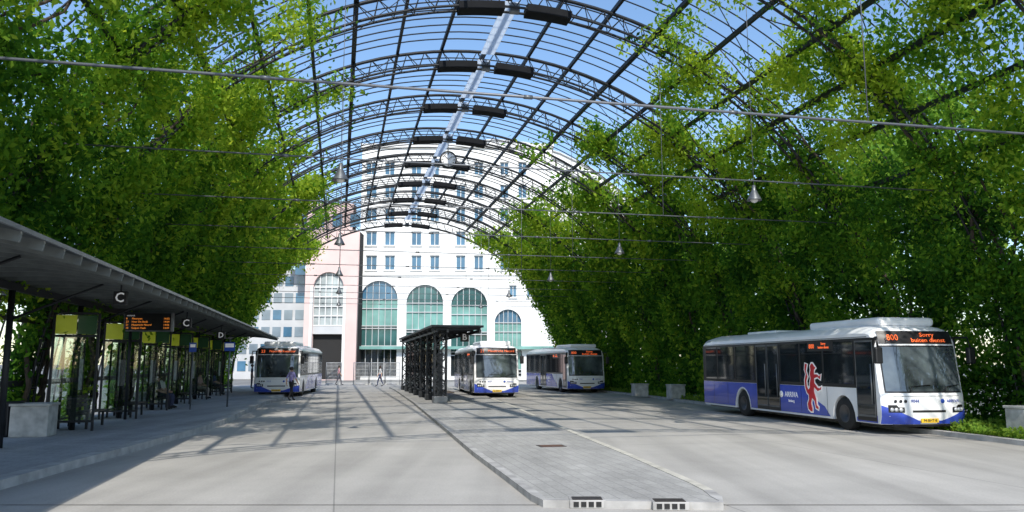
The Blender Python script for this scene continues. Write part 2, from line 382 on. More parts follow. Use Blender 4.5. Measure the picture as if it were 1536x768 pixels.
def vine(k,sg):
    global NL
    s0=AS[k]
    lsz=.165 if k<4 else (.2 if k<6 else .28)
    per=68 if k<4 else (48 if k<6 else 25)
    nc=1080
    s=s0+rng.uniform(-.3,DS+.3,nc); th=rng.uniform(10,91,nc)
    arcm=R(1)*th*13.1*sg
    n1=noise2(s,arcm); n2=noise2(s*.45+9,arcm*.45+20)
    base=((23 if k<3 else 28 if k<5 else 32) if sg<0 else (22 if k<4 else 26))
    thb=base+(n2-.5)*22
    acc=smooth((th-thb)/9)
    up=smooth(((72 if k<4 else 64)-th)/28)
    acc=acc*(1-up*(.87 if sg<0 else .8)*smooth((.65-n1)/.25))
    z=13.1*np.cos(np.radians(th))
    if sg<0:
        col=np.abs(((s-S0+DS/2)%DS)-DS/2)
        acc=np.where(z<3.9,np.where(col<.5+.3*n1,.6,0),acc)
    keep=rng.uniform(size=nc)<acc
    s,th,n1,n2,z=s[keep],th[keep],n1[keep],n2[keep],z[keep]
    n=len(s); dep=rng.uniform(0,1,n)*(.25+.85*n1)
    if sg<0: dep=np.where(z<3.9,dep*.5,dep)
    r=13.65-dep+.35*smooth((60-th)/15)*(1 if sg>0 else .5)
    t=sg*r*np.sin(np.radians(th)); zz=r*np.cos(np.radians(th))-rng.uniform(0,.25,n)
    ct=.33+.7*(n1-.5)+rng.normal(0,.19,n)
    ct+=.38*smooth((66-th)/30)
    rep=np.maximum(6,(per*rng.uniform(.4,1.6,n)).astype(int))
    idx=np.repeat(np.arange(n),rep); N=len(idx)
    sig=(.23 if k<6 else .33)
    e_r=rng.normal(size=N)*sig*.55; e_a=rng.normal(size=N)*sig*1.3; e_s=rng.normal(size=N)*sig*1.25
    tr=np.radians(th)[idx]
    ox=sg*(np.sin(tr)*e_r+np.cos(tr)*e_a); oz=np.cos(tr)*e_r-np.sin(tr)*e_a
    hang=rng.uniform(0,1,n)**3*1.1
    oz=oz-np.abs(rng.normal(size=N))*hang[idx]*.7
    x=t[idx]+ox-sg*13.3; y=s[idx]-s0+e_s; zc=zz[idx]+oz
    ok=zc>.05
    cen=np.stack([x,y,zc],1)[ok]
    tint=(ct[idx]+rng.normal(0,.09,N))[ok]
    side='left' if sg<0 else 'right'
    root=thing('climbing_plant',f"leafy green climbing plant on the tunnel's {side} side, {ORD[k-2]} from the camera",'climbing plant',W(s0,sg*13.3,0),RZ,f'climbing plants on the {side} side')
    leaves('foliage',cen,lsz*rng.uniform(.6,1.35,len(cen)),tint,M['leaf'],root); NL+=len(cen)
    for j in range(4 if k<7 else 2):
        ys=rng.uniform(-.4,.6)+ (rng.uniform(0,DS) if j>1 and sg>0 else 0); amax=rng.uniform(25,50); pts=[];rs=[]
        for i in range(22):
            an=R(90-(90-amax)*i/21); rr=13.2+.18*math.sin(i*1.3+j)
            pts.append((sg*rr*math.sin(an)-sg*13.3,ys+.22*math.sin(i*.9+j*2)+ .05*i*(j-1),rr*math.cos(an))); rs.append(.075*(1-i/26))
        MB().tube(pts,rs,6).build('stem',M['bark'],root)
for k in range(2,NA-1):
    for sg in (-1,1): vine(k,sg)
print('leaves',NL)
n=30000; s=rng.uniform(10,62,n); s[:14000]=rng.uniform(12,24,14000); kt=np.interp(s,[10,17,30,46,66],[10.5,10.95,11.55,12.5,12.7]); t=rng.uniform(0,1,n)*(14-kt)+kt
c=np.stack([5.3-sR*s+cR*t,cR*s+sR*t,.1+rng.uniform(0,1,n)**1.5*(.1+.22*noise2(s*2,t*2))],1)
tag(leaves('ground_cover',c,rng.uniform(.08,.18,n),.7+rng.normal(0,.18,n),M['leaf2'],None,0),'low leafy green ground cover along the foot of the right wall','ground cover',None,'stuff')
def tree(x,y,h,rad,label,nl=8000,ls=.45):
    t=thing('tree',label,'tree',(x,y,0),random.uniform(0,6),'trees standing outside the tunnel')
    q=MB(); q.tube([(0,0,0),(.1,.05,h*.3),(.05,-.1,h*.6),(0,0,h*.85)],[.3,.22,.14,.04],8)
    bl=[]
    for i in range(14):
        a=random.uniform(0,6.28); z0=h*random.uniform(.25,.65); l=rad*random.uniform(.6,1.0); z1=min(h*.95,z0+h*random.uniform(.12,.35))
        q.tube([(0,0,z0),(l*.5*math.cos(a),l*.5*math.sin(a),(z0+z1)/2+.3),(l*math.cos(a),l*math.sin(a),z1)],[.1,.06,.02],5)
        bl.append((l*math.cos(a),l*math.sin(a),z1)); bl.append((l*.55*math.cos(a),l*.55*math.sin(a),(z0+z1)/2+.4))
    for i in range(16):
        a=random.uniform(0,6.28); e=random.uniform(-.5,1.4); rr=rad*random.uniform(.4,1)
        bl.append((rr*math.cos(e)*math.cos(a),rr*math.cos(e)*math.sin(a),h*.66+h*.3*math.sin(e)))
    q.build('trunk',M['bark'],t)
    bl=np.array(bl); i=rng.integers(0,len(bl),nl); c=bl[i]+rng.normal(size=(nl,3))*rad*.17
    leaves('crown',c,ls*rng.uniform(.6,1.3,nl),.65+rng.normal(0,.15,nl)+rng.normal(0,.12,len(bl))[i],M['leaf2'],t)
for i,(s,t_,h,r_,lab) in enumerate(((33,22,15,4.5,'tall bright green tree outside the right wall behind the nearest bus'),(47,22,13,4.5,'bright green tree outside the right wall halfway down the tunnel'),(60,22,12,4.5,'bright green tree outside the right wall at the far end of the tunnel'),(44,-26,9,3.6,'round green tree behind the left shelter'))):
    p=W(s,t_); tree(p[0],p[1],h,r_,lab)
# ---------------------------------------------------------------- buildings
def curve_mesh(outer,holes,th):
    cu=bpy.data.curves.new('c','CURVE'); cu.dimensions='2D'; cu.fill_mode='BOTH'; cu.extrude=th/2
    for poly in [outer]+holes:
        sp=cu.splines.new('POLY'); sp.points.add(len(poly)-1); sp.use_cyclic_u=True
        for i,p in enumerate(poly): sp.points[i].co=(p[0],p[1],0,1)
    o=bpy.data.objects.new('c',cu); C.objects.link(o)
    me=bpy.data.meshes.new_from_object(o.evaluated_get(bpy.context.evaluated_depsgraph_get()))
    bpy.data.objects.remove(o); bpy.data.curves.remove(cu); return me
def facade(name,outer,holes,th,m,parent):
    me=curve_mesh(outer,holes,th); me.transform(Matrix.Translation((0,th/2,0))@Matrix.Rotation(R(90),4,'X'))
    me.materials.clear(); me.materials.append(m); me.name=name; o=bpy.data.objects.new(name,me); link(o,parent); return o
def loc_(u,v,Y,o): p=at(u,v,Y); return (p.x-o.x,p.z-o.z)
def archpoly(x0,x1,z0,z1,n=14):
    r=(x1-x0)/2; cx=(x0+x1)/2; zc=z1-r
    return [(x0,z0),(x1,z0)]+[(cx+r*math.cos(math.pi*i/n),zc+r*math.sin(math.pi*i/n)) for i in range(n+1)]
YB=95
o=Vector((at(535,560,YB).x,YB,0)); wb=thing('white_building','tall white building with blue windows and four big arched windows at the tunnel end','building',o)
def U(u,v,Y=YB,oo=None): return loc_(u,v,Y,oo or o)
xw=[(549,565),(577,592),(617,632),(645,659),(684,698),(711,725),(750,763),(777,790)]
rows=[(383,405),(347,368),(312,332),(277,297),(243,262)]
holes=[];wins=[]
for r0,r1 in rows:
    for a,b_ in xw:
        x0,z1=U(a,r0); x1,z0=U(b_,r1); wins.append((x0,x1,z0,z1)); holes.append([(x0,z0),(x1,z0),(x1,z1),(x0,z1)])
for (a,b_,v0,v1) in ((764,775,428,446),(790,800,428,446)):
    x0,z1=U(a,v0); x1,z0=U(b_,v1); wins.append((x0,x1,z0,z1)); holes.append([(x0,z0),(x1,z0),(x1,z1),(x0,z1)])
arches=[(541,597,421),(610,665,427),(677,731,431),(742,782,464)]
ah=[]
for a,b_,v in arches:
    x0,z1=U(a,v); x1,_=U(b_,v); ah.append((x0,x1,0.25,z1)); holes.append(archpoly(x0,x1,.25,z1))
xr,_=U(830,500); _,zt=U(535,222)
facade('facade_wall',[(0,0),(xr,0),(xr,zt),(0,zt)],holes,.5,M['bwhite'],wb)
MB().box(0,xr,.5,14,0,zt-.1).build('building_body',M['gap'],wb)
MB().box(-.2,xr+.2,-.3,14.2,zt,zt+.5).build('cornice',M['bshade'],wb)
_,zc=U(600,412); MB().box(0,xr,-.12,-.002,zc-.12,zc+.12).build('string_course',M['bshade'],wb)
for (x0,x1,z0,z1) in wins:
    f=MB(); f.box(x0,x1,.2,.28,z0,z0+.08);f.box(x0,x1,.2,.28,z1-.08,z1);f.box(x0,x0+.08,.2,.28,z0+.08,z1-.08);f.box(x1-.08,x1,.2,.28,z0+.08,z1-.08);f.box((x0+x1)/2-.04,(x0+x1)/2+.04,.2,.28,z0+.08,z1-.08)
    w=f.build('window',M['bshade'],wb); MB().box(x0,x1,.29,.33,z0,z1).build('pane',M['wblue'],w)
    MB().box(x0-.12,x1+.12,-.14,-.002,z0-.16,z0-.02).build('window_sill',M['bshade'],wb)
for i,(x0,x1,z0,z1) in enumerate(ah):
    r=(x1-x0)/2; zc=z1-r; cx=(x0+x1)/2
    f=MB()
    for k in range(7):
        xx=x0+(x1-x0)*k/6; top=zc+math.sqrt(max(0,r*r-(xx-cx)**2)); f.box(xx-.035,xx+.035,.2,.3,z0,max(top,zc))
    for zz in (zc,zc-1.1,zc-3.2,zc-3.5,zc-5.6,zc-6.0):
        if zz>z0: f.box(x0,x1,.17,.28,zz-.05,zz+.05)
    f.box(x0,x1,.17,.3,z0,z0+.2)
    w=f.build('arched_window',M['bgrey'],wb)
    q=MB(); pts=[(x0,zc),(x1,zc)]+[(cx+r*math.cos(math.pi*j/14),zc+r*math.sin(math.pi*j/14)) for j in range(1,14)]
    q.add([(p[0],.34,p[1]) for p in pts],[tuple(range(len(pts)))]); fixn(q.build('lunette_pane',M['wblue'] if i in(0,3) else M['tealdk'],w))
    MB().box(x0,x1,.33,.36,max(z0,zc-3.2),zc-.02).build('teal_pane',M['teal'],w)
    MB().box(x0,x1,.33,.36,max(z0,zc-5.6),max(z0+.05,zc-3.21)).build('dark_pane',M['tealdk'] if i!=3 else M['teal'],w)
    MB().box(x0,x1,.33,.36,z0,max(z0+.1,zc-5.61)).build('shop_window',M['glass'],w)
_,za=U(600,524); MB().box(0,xr,-.9,-.003,za,za+.35).build('awning',M['teal'],wb)
YP=92; o2=Vector((at(385,560,YP).x,YP,0)); pb=thing('pink_building','pink rendered building with a tall arched gateway left of the white facade','building',o2)
U2=lambda u,v: loc_(u,v,YP,o2)
xe,_=U2(534.5,500); x455,_=U2(455,500)
gx0,gz1=U2(471,408); gx1,_=U2(516,408); h=[archpoly(gx0,gx1,.1,gz1)]
zp=U2(500,345)[1]
facade('facade_wall',[(x455,0),(xe,0),(xe,zp),(x455,zp)],h,.6,M['pink'],pb)
MB().box(x455,xe,.9,4,0,zp-.1).build('building_body',M['gap'],pb)
f=MB(); cx=(gx0+gx1)/2; rr=(gx1-gx0)/2
zmid=U2(480,488)[1]
for k in range(6):
    xx=gx0+(gx1-gx0)*k/5; top=gz1-rr+math.sqrt(max(0,rr*rr-(xx-cx)**2)); f.box(xx-.06,xx+.06,.3,.4,zmid,top)
for zz in np.linspace(zmid,gz1-rr,5): f.box(gx0,gx1,.28,.38,zz-.07,zz+.07)
w=f.build('gateway_window',M['bshade'],pb)
q=MB(); pts=archpoly(gx0,gx1,zmid,gz1); q.add([(p[0],.45,p[1]) for p in pts],[tuple(range(len(pts)))]); fixn(q.build('pane',mat('pale_glass',(.36,.4,.4),.3,0,.4,.5),w))
MB().box(gx0,gx1,.25,.8,zmid-1.0,zmid-.1).build('gateway_beam',M['bgrey'],pb)
for a_ in (gx0-.35,gx1): MB().box(a_,a_+.35,-.12,-.003,0,gz1-rr).build('pilaster',M['bshade'],pb)
zz=U2(480,545)[1]; MB().box(x455,gx0-.36,-.1,-.004,0,zz).build('plinth',M['bshade'],pb)
YG=99; o3=Vector((at(300,560,YG).x,YG,0)); gb=thing('office_building','grey glazed office building seen past the left foliage at the tunnel end','building',o3)
x1,z1=loc_(462,404,YG,o3)
MB().box(0,x1,0,12,0,z1).build('wall',M['bgrey'],gb)
grey_glass=mat('grey_glass',(.2,.25,.29),.15,0,.3,.4,spec=.8)
for j in range(6):
    for i in range(9):
        a=.4+i*(x1-.4)/9; zz=1+j*(z1-1)/6; MB().box(a,a+(x1-.4)/9-.35,-.06,-.01,zz,zz+(z1-1)/6-.9).build('window',grey_glass if (i+j)%3 else M['wblue'],gb)
o5=Vector((at(425,560,96.5).x,96.5,0)); pw=thing('pink_wing','pink upper wing of the block rising behind the gateway building','building',o5)
xx1,zz1=loc_(534,305,96.5,o5)
MB().box(0,xx1-.3,0,1.9,z1+.4,zz1).build('wall',M['pink'],pw)
for j in range(3):
    for i in range(4):
        a=1+i*2.2; zz=zz1-3-j*3; MB().box(a,a+1.2,-.05,-.01,zz,zz+1.6).build('window',M['wblue'],pw)
YC=118; o4=Vector((at(690,560,YC).x,YC,0)); cb=thing('curved_building','pale building with a sweeping curved roofline behind the white facade','building',o4)
pts=[(690,560),(690,214),(740,208),(790,213),(840,228),(885,250),(925,280),(955,312),(955,560)]
pl=[loc_(u,v,YC,o4) for u,v in pts]; pl[0]=(pl[0][0],0); pl[-1]=(pl[-1][0],0)
facade('facade_wall',pl,[],10,M['bwhite'],cb)
for off in (.0,1.2,2.4):
    q=MB(); P=[(p[0],-.15,p[1]-off-.2) for p in pl[1:-1]]; q.tube(P,.16,5); q.build('roof_rail',M['bgrey'],cb)
p=W(0,-34); lb=thing('terrace_building','long pale street building seen through the left glass shelter','building',(p[0],p[1],0),RZ)
MB().box(-8,0,8,66,0,9).build('wall',M['bwhite'],lb)
for j in range(3):
    for i in range(14): MB().box(.01,.06,10+i*4,12+i*4,1+j*2.9,2.9+j*2.9).build('window',M['tealdk'] if j else M['brick'],lb)
MB().box(-8.4,.4,7.6,66.4,9,9.4).build('roof',M['bgrey'],lb)
# ---------------------------------------------------------------- buses
fz=[.2,.5,1.05,1.2,2.4,2.6,2.8,2.9,2.96]; fxx=[.1,.0,.0,.04,.2,.25,.33,.45,.75]
fx=lambda z: float(np.interp(z,fz,fxx)); cy=lambda y: .25*(abs(y)/1.275)**4
def fpatch(q,y0,y1,z0,z1,off=.006,mi=0,ny=14,nz=5):
    vs=[]
    for i in range(ny+1):
        y=y0+(y1-y0)*i/ny; a=z0(y) if callable(z0) else z0; b_=z1(y) if callable(z1) else z1
        for j in range(nz+1):
            z=a+(b_-a)*j/nz; vs.append((fx(z)+cy(y)-off,y,z))
    fs=[(i*(nz+1)+j,i*(nz+1)+j+1,(i+1)*(nz+1)+j+1,(i+1)*(nz+1)+j) for i in range(ny) for j in range(nz)]
    if y1<y0: fs=[f[::-1] for f in fs]
    q.add(vs,fs,mi,True); return q
LION=[(.30,0),(.42,0),(.42,.08),(.36,.18),(.42,.28),(.54,.22),(.60,.08),(.76,.05),(.78,.11),(.68,.15),(.66,.28),(.56,.42),(.56,.50),(.76,.42),(.97,.46),(.99,.54),(.90,.50),(.78,.51),(.60,.60),(.60,.68),(.78,.71),(.94,.66),(.99,.78),(.88,.74),(.78,.78),(.60,.78),(.62,.86),(.72,.90),(.64,.94),(.54,1.0),(.44,1.0),(.36,.94),(.38,.86),(.33,.78),(.36,.68),(.30,.58),(.30,.50),(.22,.46),(.15,.52),(.13,.62),(.22,.72),(.13,.84),(.22,.98),(.06,1.0),(.02,.86),(.09,.77),(.0,.64),(.03,.48),(.12,.38),(.22,.34),(.22,.26),(.12,.16),(.16,.05)]
def bus(label,front,rz,no,lines,num,plate,L=11.6,w1=1.95,w2=8.2,d2=(5.5,7.1),style=0):
    t=thing('city_bus',label,'bus',front,rz,'city buses in the bus station')
    zs=[.28,.5,.8,1.05,1.2,1.6,2.0,2.4,2.6,2.7,2.8,2.9,2.96]
    prof=[(fx(z),z) for z in zs]+[(1.4,3.0),(L-1,3.0),(L-.2,2.9),(L,2.6),(L,.35)]
    def wheelarch(c):
        return [(c+.56*math.cos(R(a)),.28+ .72*math.sin(R(a))) for a in range(0,181,20)]
    prof+=[(L-.1,.28)]+wheelarch(w2)+wheelarch(w1)
    Y=[-1.275,-1.262,-1.22,-1.1,-.85,-.45,0,.45,.85,1.1,1.22,1.262,1.275]
    vs=[];n=len(prof)
    for y in Y:
        e=(abs(y)/1.275)**8
        for (x,z) in prof:
            xx=x+ (cy(y) if x<.8 and z<2.97 else 0) - (e*.12 if x>L-.5 else 0)
            zz=z if z<2.6 else 2.6+(z-2.6)*(1-.6*e)
            vs.append((xx,y,zz))
    q=MB(); fs=[(j*n+i,j*n+(i+1)%n,(j+1)*n+(i+1)%n,(j+1)*n+i) for j in range(len(Y)-1) for i in range(n)]
    q.add(vs,fs,0,True); q.add(vs[:n],[tuple(range(n-1,-1,-1))]); q.add(vs[-n:],[tuple(range(n))])
    bo=q.build('body',M['white'],t)
    bm=bmesh.new(); bm.from_mesh(bo.data); bmesh.ops.remove_doubles(bm,verts=bm.verts[:],dist=.0005); bmesh.ops.recalc_face_normals(bm,faces=bm.faces[:]); bm.to_mesh(bo.data); bm.free()
    bo.data.set_sharp_from_angle(angle=R(35))
    MB().box(.5,L-.3,-1.1,1.1,.22,.5).build('underbody',M['black'],t)
    MB().box(.7,4.2,-.9,.9,2.95,3.2).build('roof_pod',M['white'],t,.09)
    MB().box(6.5,8.6,-.8,.8,2.97,3.07).build('roof_hatch',M['white'],t,.04)
    q=MB(); fpatch(q,1.14,-1.14,1.16,2.36,.008,0,20,8); q.build('windscreen',M['glass2'],t)
    q=MB(); fpatch(q,1.17,-1.17,1.12,2.40,.004,0,20,8); q.build('windscreen_seal',M['black'],t)
    q=MB(); fpatch(q,1.14,-1.14,2.445,2.8,.012,0,20,4); q.build('destination_display',M['black'],t)
    for z,s in zip(((2.69,2.54) if len(lines)==2 else (2.62,)),lines):
        txt(s,.16 if len(lines)==2 else .19,M['led'],t,(fx(z)-.045,-.25,z),(0,-1,0),(.28,0,1),'display_lettering',sx=1.25 if len(lines)==2 else 1.1,wt=0)
    txt(no,.24,M['led'],t,(fx(2.62)-.05,.83,2.61),(0,-1,0),(.28,0,1),'route_number',wt=0)
    q=MB(); fpatch(q,1.27,.25,.29,lambda y:.38+.42*max(0,(y-.3)),.007); q.build('blue_corner',M['blue'],t)
    q=MB(); fpatch(q,-.25,-1.27,.29,lambda y:.38+.36*max(0,(-y-.4)),.007); q.build('blue_corner',M['blue'],t)
    q=MB(); fpatch(q,1.0,-1.0,.22,.285,.0); q.build('bumper_strip',M['black'],t)
    q=MB(); fpatch(q,.5,-.5,.6,.66,.004); q.build('grille_slot',M['rubber'],t)
    q=MB(); fpatch(q,1.0,-1.0,1.03,1.04,.004); q.build('panel_joint',M['rubber'],t)
    for y in (.93,-.93):
        q=MB(); fpatch(q,y+.2,y-.2,.6,lambda yy:.74+.06*(1 if abs(yy)>.9 else 0),.012,0,8,3); hl=q.build('headlight',M['black'],t)
        for dy in (-.1,.02,.12):
            q=MB(); yy=y+dy*(1 if y>0 else -1); q.lathe([(0,-.03),(.05,-.025),(.055,0)],(0,0,0),12,axis='y')
            for i in range(len(q.v)):
                a,b_,c_=q.v[i]; q.v[i]=(fx(.66)+cy(yy)-.012+b_,yy+a,.675+c_)
            q.build('lamp_lens',M['lamp'],hl)
    MB().box(-.005,.04,-.26,.26,.33,.44).build('number_plate',M['plate'],t)
    txt(plate,.1,M['ink'],t,(-.008,0,.385),(0,-1,0),(0,0,1),'plate_lettering')
    txt(num,.12,M['btext'],t,(-.008,.42,.9),(0,-1,0),(0,0,1),'fleet_number',wt=0)
    txt('ARRIVA',.11,M['btext'],t,(fx(.9)+cy(.8)-.03,-.74,.9),(0,-1,0),(0,0,1),'operator_lettering',wt=0)
    q=MB(); q.lathe([(0,-.004),(.06,-.004),(.06,0)],n=16,axis='y')
    for i in range(len(q.v)): a,b_,c_=q.v[i]; q.v[i]=(b_+.0,-.42+a,.9+c_)
    q.build('round_emblem',M['signblue'],t)
    for i_,yc in enumerate((.95,.82,.69)):
        q=MB(); q.lathe([(0,-.004),(.045,-.004),(.045,0)],n=12,axis='y')
        for i in range(len(q.v)): a,b_,c_=q.v[i]; q.v[i]=(fx(.95)+cy(yc)-.006+b_,yc+a,.9+c_)
        q.build('round_sticker',M['ink'],t)
    for y0,y1 in ((.85,-.1),(-.25,-1.05)):
        q=MB()
        q.tube([(fx(1.15)-.03,(y0+y1)/2+.15,1.15),(fx(1.25)-.045+cy(y0),(y0*.6+y1*.4),1.28),(fx(1.3)-.03+cy(y1),y1,1.33)],.014,5); q.build('wiper',M['black'],t)
    for sg in (1,-1):
        q=MB(); q.tube([(.45,sg*1.2,2.62),(.1,sg*1.4,2.62),(.02,sg*1.42,2.35)],.03,6); mr=q.build('mirror_arm',M['black'],t)
        MB().box(-.04,.1,sg*1.42-.11,sg*1.42+.11,1.9,2.35).build('mirror',M['black'],mr,.04)
    for sg in (1,-1):
        yy=lambda o_: sg*(1.275+o_)
        def spanel(q,x0,x1,z0,z1,o0,o1,mi=0): q.box(x0,x1,min(yy(o0),yy(o1)),max(yy(o0),yy(o1)),z0,z1,mi)
        q=MB(); spanel(q,.42,L-.12,1.22,2.62,-.01,.005); q.build('window_band',M['black'],t)
        if sg==1: segs=[(1.35,2.85),(2.95,4.15),(4.25,5.4),(7.2,8.7),(8.8,10.2),(10.3,11.3)]
        else: segs=[(.55,1.3),(1.4,2.9),(3.0,4.4),(4.5,5.9),(6.0,7.4),(7.5,8.9),(9.0,10.2),(10.3,11.3)]
        for a,b_ in segs:
            q=MB(); spanel(q,a,b_,1.32,2.54,.004,.012); w=q.build('side_window',M['glass'],t)
            q=MB(); spanel(q,a+.04,b_-.04,2.2,2.215,.012,.018); q.build('vent_bar',M['rubber'],w)
        lo=.34
        def sidepoly(pts,name,m,o_=.006):
            q=MB(); q.add([(x,yy(o_),zz) for x,zz in pts],[tuple(range(len(pts)))]); return q.build(name,m,t)
        pr=[(L-.13,lo),(w2+.62,lo)]+[(w2+.62*math.cos(R(a)),.30+.76*math.sin(R(a))) for a in range(10,171,16)]+[(w2-.62,lo),(2.62,lo),(2.9,.62),(3.5,.85),(4.0,1.21),(L-.13,1.21)]
        sidepoly(pr,'livery_band',M['blue'])
        sidepoly([(.4,.3),(1.33,.3),(1.33,.42),(.4,.5)],'livery_corner',M['blue'])
        for xx in (2.75,4.2,9.4,10.6): spanel_=MB(); spanel(spanel_,xx,xx+.012,.36,1.2,.007,.009); spanel_.build('panel_joint',M['rubber'],t)
        right=(-1,0,0) if sg==1 else (1,0,0)
        txt('ARRIVA',.24,M['wtext'],t,(4.8,yy(.012),.9),right,(0,0,1),'operator_lettering',wt=0)
        txt('limburg',.12,M['wtext'],t,(4.8,yy(.012),.7),right,(0,0,1),'region_lettering',wt=0)
        q=MB(); q.lathe([(0,-.003),(.11,-.003),(.11,.003),(0,.003)],(5.42,yy(.012),.9),18,axis='y'); q.build('round_emblem',M['wtext'],t)
        if sg==1 and style==0:
            for nm,mt_,gx_,dd in (('lion_outline',M['wtext'],1,.012),('lion_emblem',M['red'],0,.022)):
                pts=[]
                m_=len(LION)
                P_=[Vector((3.95-.95*a,.42+1.5*b_)) for a,b_ in LION]
                ar=sum(P_[i].x*P_[(i+1)%m_].y-P_[(i+1)%m_].x*P_[i].y for i in range(m_))
                for i in range(m_):
                    d=(P_[(i+1)%m_]-P_[i-1]).normalized(); nn_=Vector((d.y,-d.x))*(1 if ar>0 else -1)
                    pts.append(P_[i]+nn_*(.035 if gx_ else -.018))
                me=curve_mesh([(p[0],p[1]) for p in pts],[],.004); me.transform(Matrix.Translation((0,yy(dd),0))@Matrix.Rotation(R(90),4,'X')); me.materials.clear(); me.materials.append(mt_)
                link(bpy.data.objects.new(nm,me),t)
        q=MB(); spanel(q,.7,L-.3,2.64,2.655,-.01,.01); q.build('gutter',M['rubber'],t)
        for c in (w1,w2):
            wl=MB(); wl.lathe([(.24,.0),(.44,.0),(.47,.04),(.47,.24),(.44,.28),(.24,.28)],(0,0,0),28,axis='y')
            w=wl.build('wheel',M['rubber'],t); w.location=(c,sg*1.25-(.28 if sg==1 else 0),.47)
            q=MB(); 
            pr=[(0,.1),(.1,.1),(.12,.05),(.2,.05),(.24,.0),(.26,.0)]
            if sg==1: pr=[(r_,.28-h_+.005) for r_,h_ in pr]
            else: pr=[(r_,h_-.005) for r_,h_ in pr]
            q.lathe(pr,(0,0,0),24,axis='y'); q.build('rim',M['rim'],w)
    for (a,b_) in ((.42,1.28),d2):
        q=MB(); q.box(a,b_,1.2,1.283,.34,2.6); d=q.build('door',M['black'],t)
        n=2 if b_-a>1 else 1
        for k in range(n):
            x0=a+.05+(b_-a)/n*k; x1=a+(b_-a)/n*(k+1)-.05
            MB().box(x0,x1,1.284,1.295,.5,2.5).build('door_glass',M['glass'],d)
            MB().tube([((x0+.06),1.32,.8),((x0+.06),1.32,1.9)],.02,6).build('door_handle',M['steel2'],d)
            f=MB(); f.box(x0-.02,x0,1.284,1.3,.45,2.55); f.box(x1,x1+.02,1.284,1.3,.45,2.55); f.box(x0,x1,1.284,1.3,2.5,2.55); f.box(x0,x1,1.284,1.3,.45,.5); f.build('door_frame',M['steel2'],d)
    q=MB(); q.box(2.3,3.7,1.284,1.298,2.28,2.58); q.build('side_display',M['black'],t)
    txt(no,.2,M['led'],t,(3.45,1.302,2.43),(-1,0,0),(0,0,1),'side_route_number',wt=0)
    txt('\n'.join(lines),.11,M['led'],t,(2.8,1.302,2.45),(-1,0,0),(0,0,1),'side_display_lettering',wt=0)
    return t
def place(label,pc,hd,*a,**k):
    h=Vector(hd).normalized(); rz=math.atan2(h.y,h.x); Yd=Vector((-h.y,h.x))
    o_=Vector((pc[0],pc[1]))-Yd*1.275
    return bus(label,(o_.x,o_.y,0),rz,*a,**k)
place('white and blue city bus with red lion, the large one parked at the right',g(1333,654),(-.182,.983),'800',['Sorry','buiten dienst'],'9044','94-BHT-6',L=11.7)
place('blue and white city bus standing against the right wall in the distance',g(853,590),(-.22,.975),'800',['Sorry','buiten dienst'],'9051','58-BDX-2',style=1)
place('white city bus standing close beside the lattice shelter on the central island',g(712,597),(-.17,.985),'21',['Maastricht Noord'],'9037','22-BBN-4',style=1)
place('white city bus with route 23 on its display at the left platform',g(379,596),(-.125,.992),'23',['Noorderkwartier'],'5213','BX-GS-61',style=1)
# ---------------------------------------------------------------- island shelter
sb=W(38.4,-.45,.09); sh=thing('island_shelter','black steel lattice bus shelter with a flat canopy on the central island','shelter',sb,RZ)
LN=19
def lattice(x0,x1,y0,y1,z0,z1,par):
    f=MB()
    for x in (x0,x1):
        for y in (y0,y1): f.bar((x,y,z0),(x,y,z1),.06)
    n=5; dz=(z1-z0)/n
    for i in range(n):
        a=z0+i*dz; b_=a+dz
        for y in (y0,y1): f.bar((x0,y,a),(x1,y,b_),.035); f.bar((x1,y,a),(x0,y,b_),.035); f.bar((x0,y,b_),(x1,y,b_),.035)
        for x in (x0,x1): f.bar((x,y0,a),(x,y1,b_),.035); f.bar((x,y1,a),(x,y0,b_),.035); f.bar((x,y0,b_),(x,y1,b_),.035)
    return f.build('lattice_post',M['steel'],par)
for i in range(7):
    y=i*LN/6; lattice(-.3,.25,y-.22,y+.22,.3,3.3,sh)
    MB().box(-.36,.31,y-.28,y+.28,0,.3).build('post_base',M['steel'] if i else M['steel2'],sh,.02)
MB().box(-.14,.09,-.1,.1,.3,2.3).build('information_pillar',M['steel'],sh)
q=MB(); q.box(-.55,1.9,-.8,LN+.6,3.5,3.6); c=q.build('canopy',M['steel'],sh)
for i in range(11): MB().bar((-.5,-.5+i*(LN+.8)/10,3.4),(1.8,-.5+i*(LN+.8)/10,3.45),.07,.12).build('canopy_rib',M['steel'],sh)
for x in (-.28,.22,1.75): MB().bar((x,-.7,3.33),(x,LN+.5,3.33),.1,.14).build('beam',M['steel'],sh)
for i in range(6):
    y0=i*LN/6+.3; y1=(i+1)*LN/6-.3
    MB().box(-.02,0,y0,y1,.35,3.2).build('glass_panel',M['smoke'],sh)
    f=MB(); f.bar((-.01,y0,.33),(-.01,y1,.33),.07); f.bar((-.01,y0,2.62),(-.01,y1,2.62),.07); f.bar((-.01,y0,1.0),(-.01,y1,1.0),.05); f.bar((-.02,y0,1.0),(-.02,y1,2.6),.04); f.bar((-.02,y1,1.0),(-.02,y0,2.6),.04); f.build('panel_frame',M['steel'],sh)
    MB().box(.35,.75,y0+.3,y1-.3,.42,.47).build('seat',M['wood'],sh)
def lettersign(u,v,Y,ch,label,size=.5):
    p=at(u,v,Y); t=thing('letter_sign',label,'sign',p,0,'platform letter signs')
    MB().box(-size/2,size/2,-.04,.04,-size/2,size/2).build('panel',M['black'],t,.01)
    txt(ch,size*1.0,M['wtext'],t,(0,-.046,0),(1,0,0),(0,0,1))
    MB().tube([(0,0,size/2),(0,0,size/2+.2)],.02,5).build('hanger',M['steel'],t)
lettersign(697,506,41,'B','black letter B sign hanging under the island shelter canopy',.45)
lettersign(181,447,17.0,'C','larger black letter C sign under the left canopy edge, near the departure board',.29)
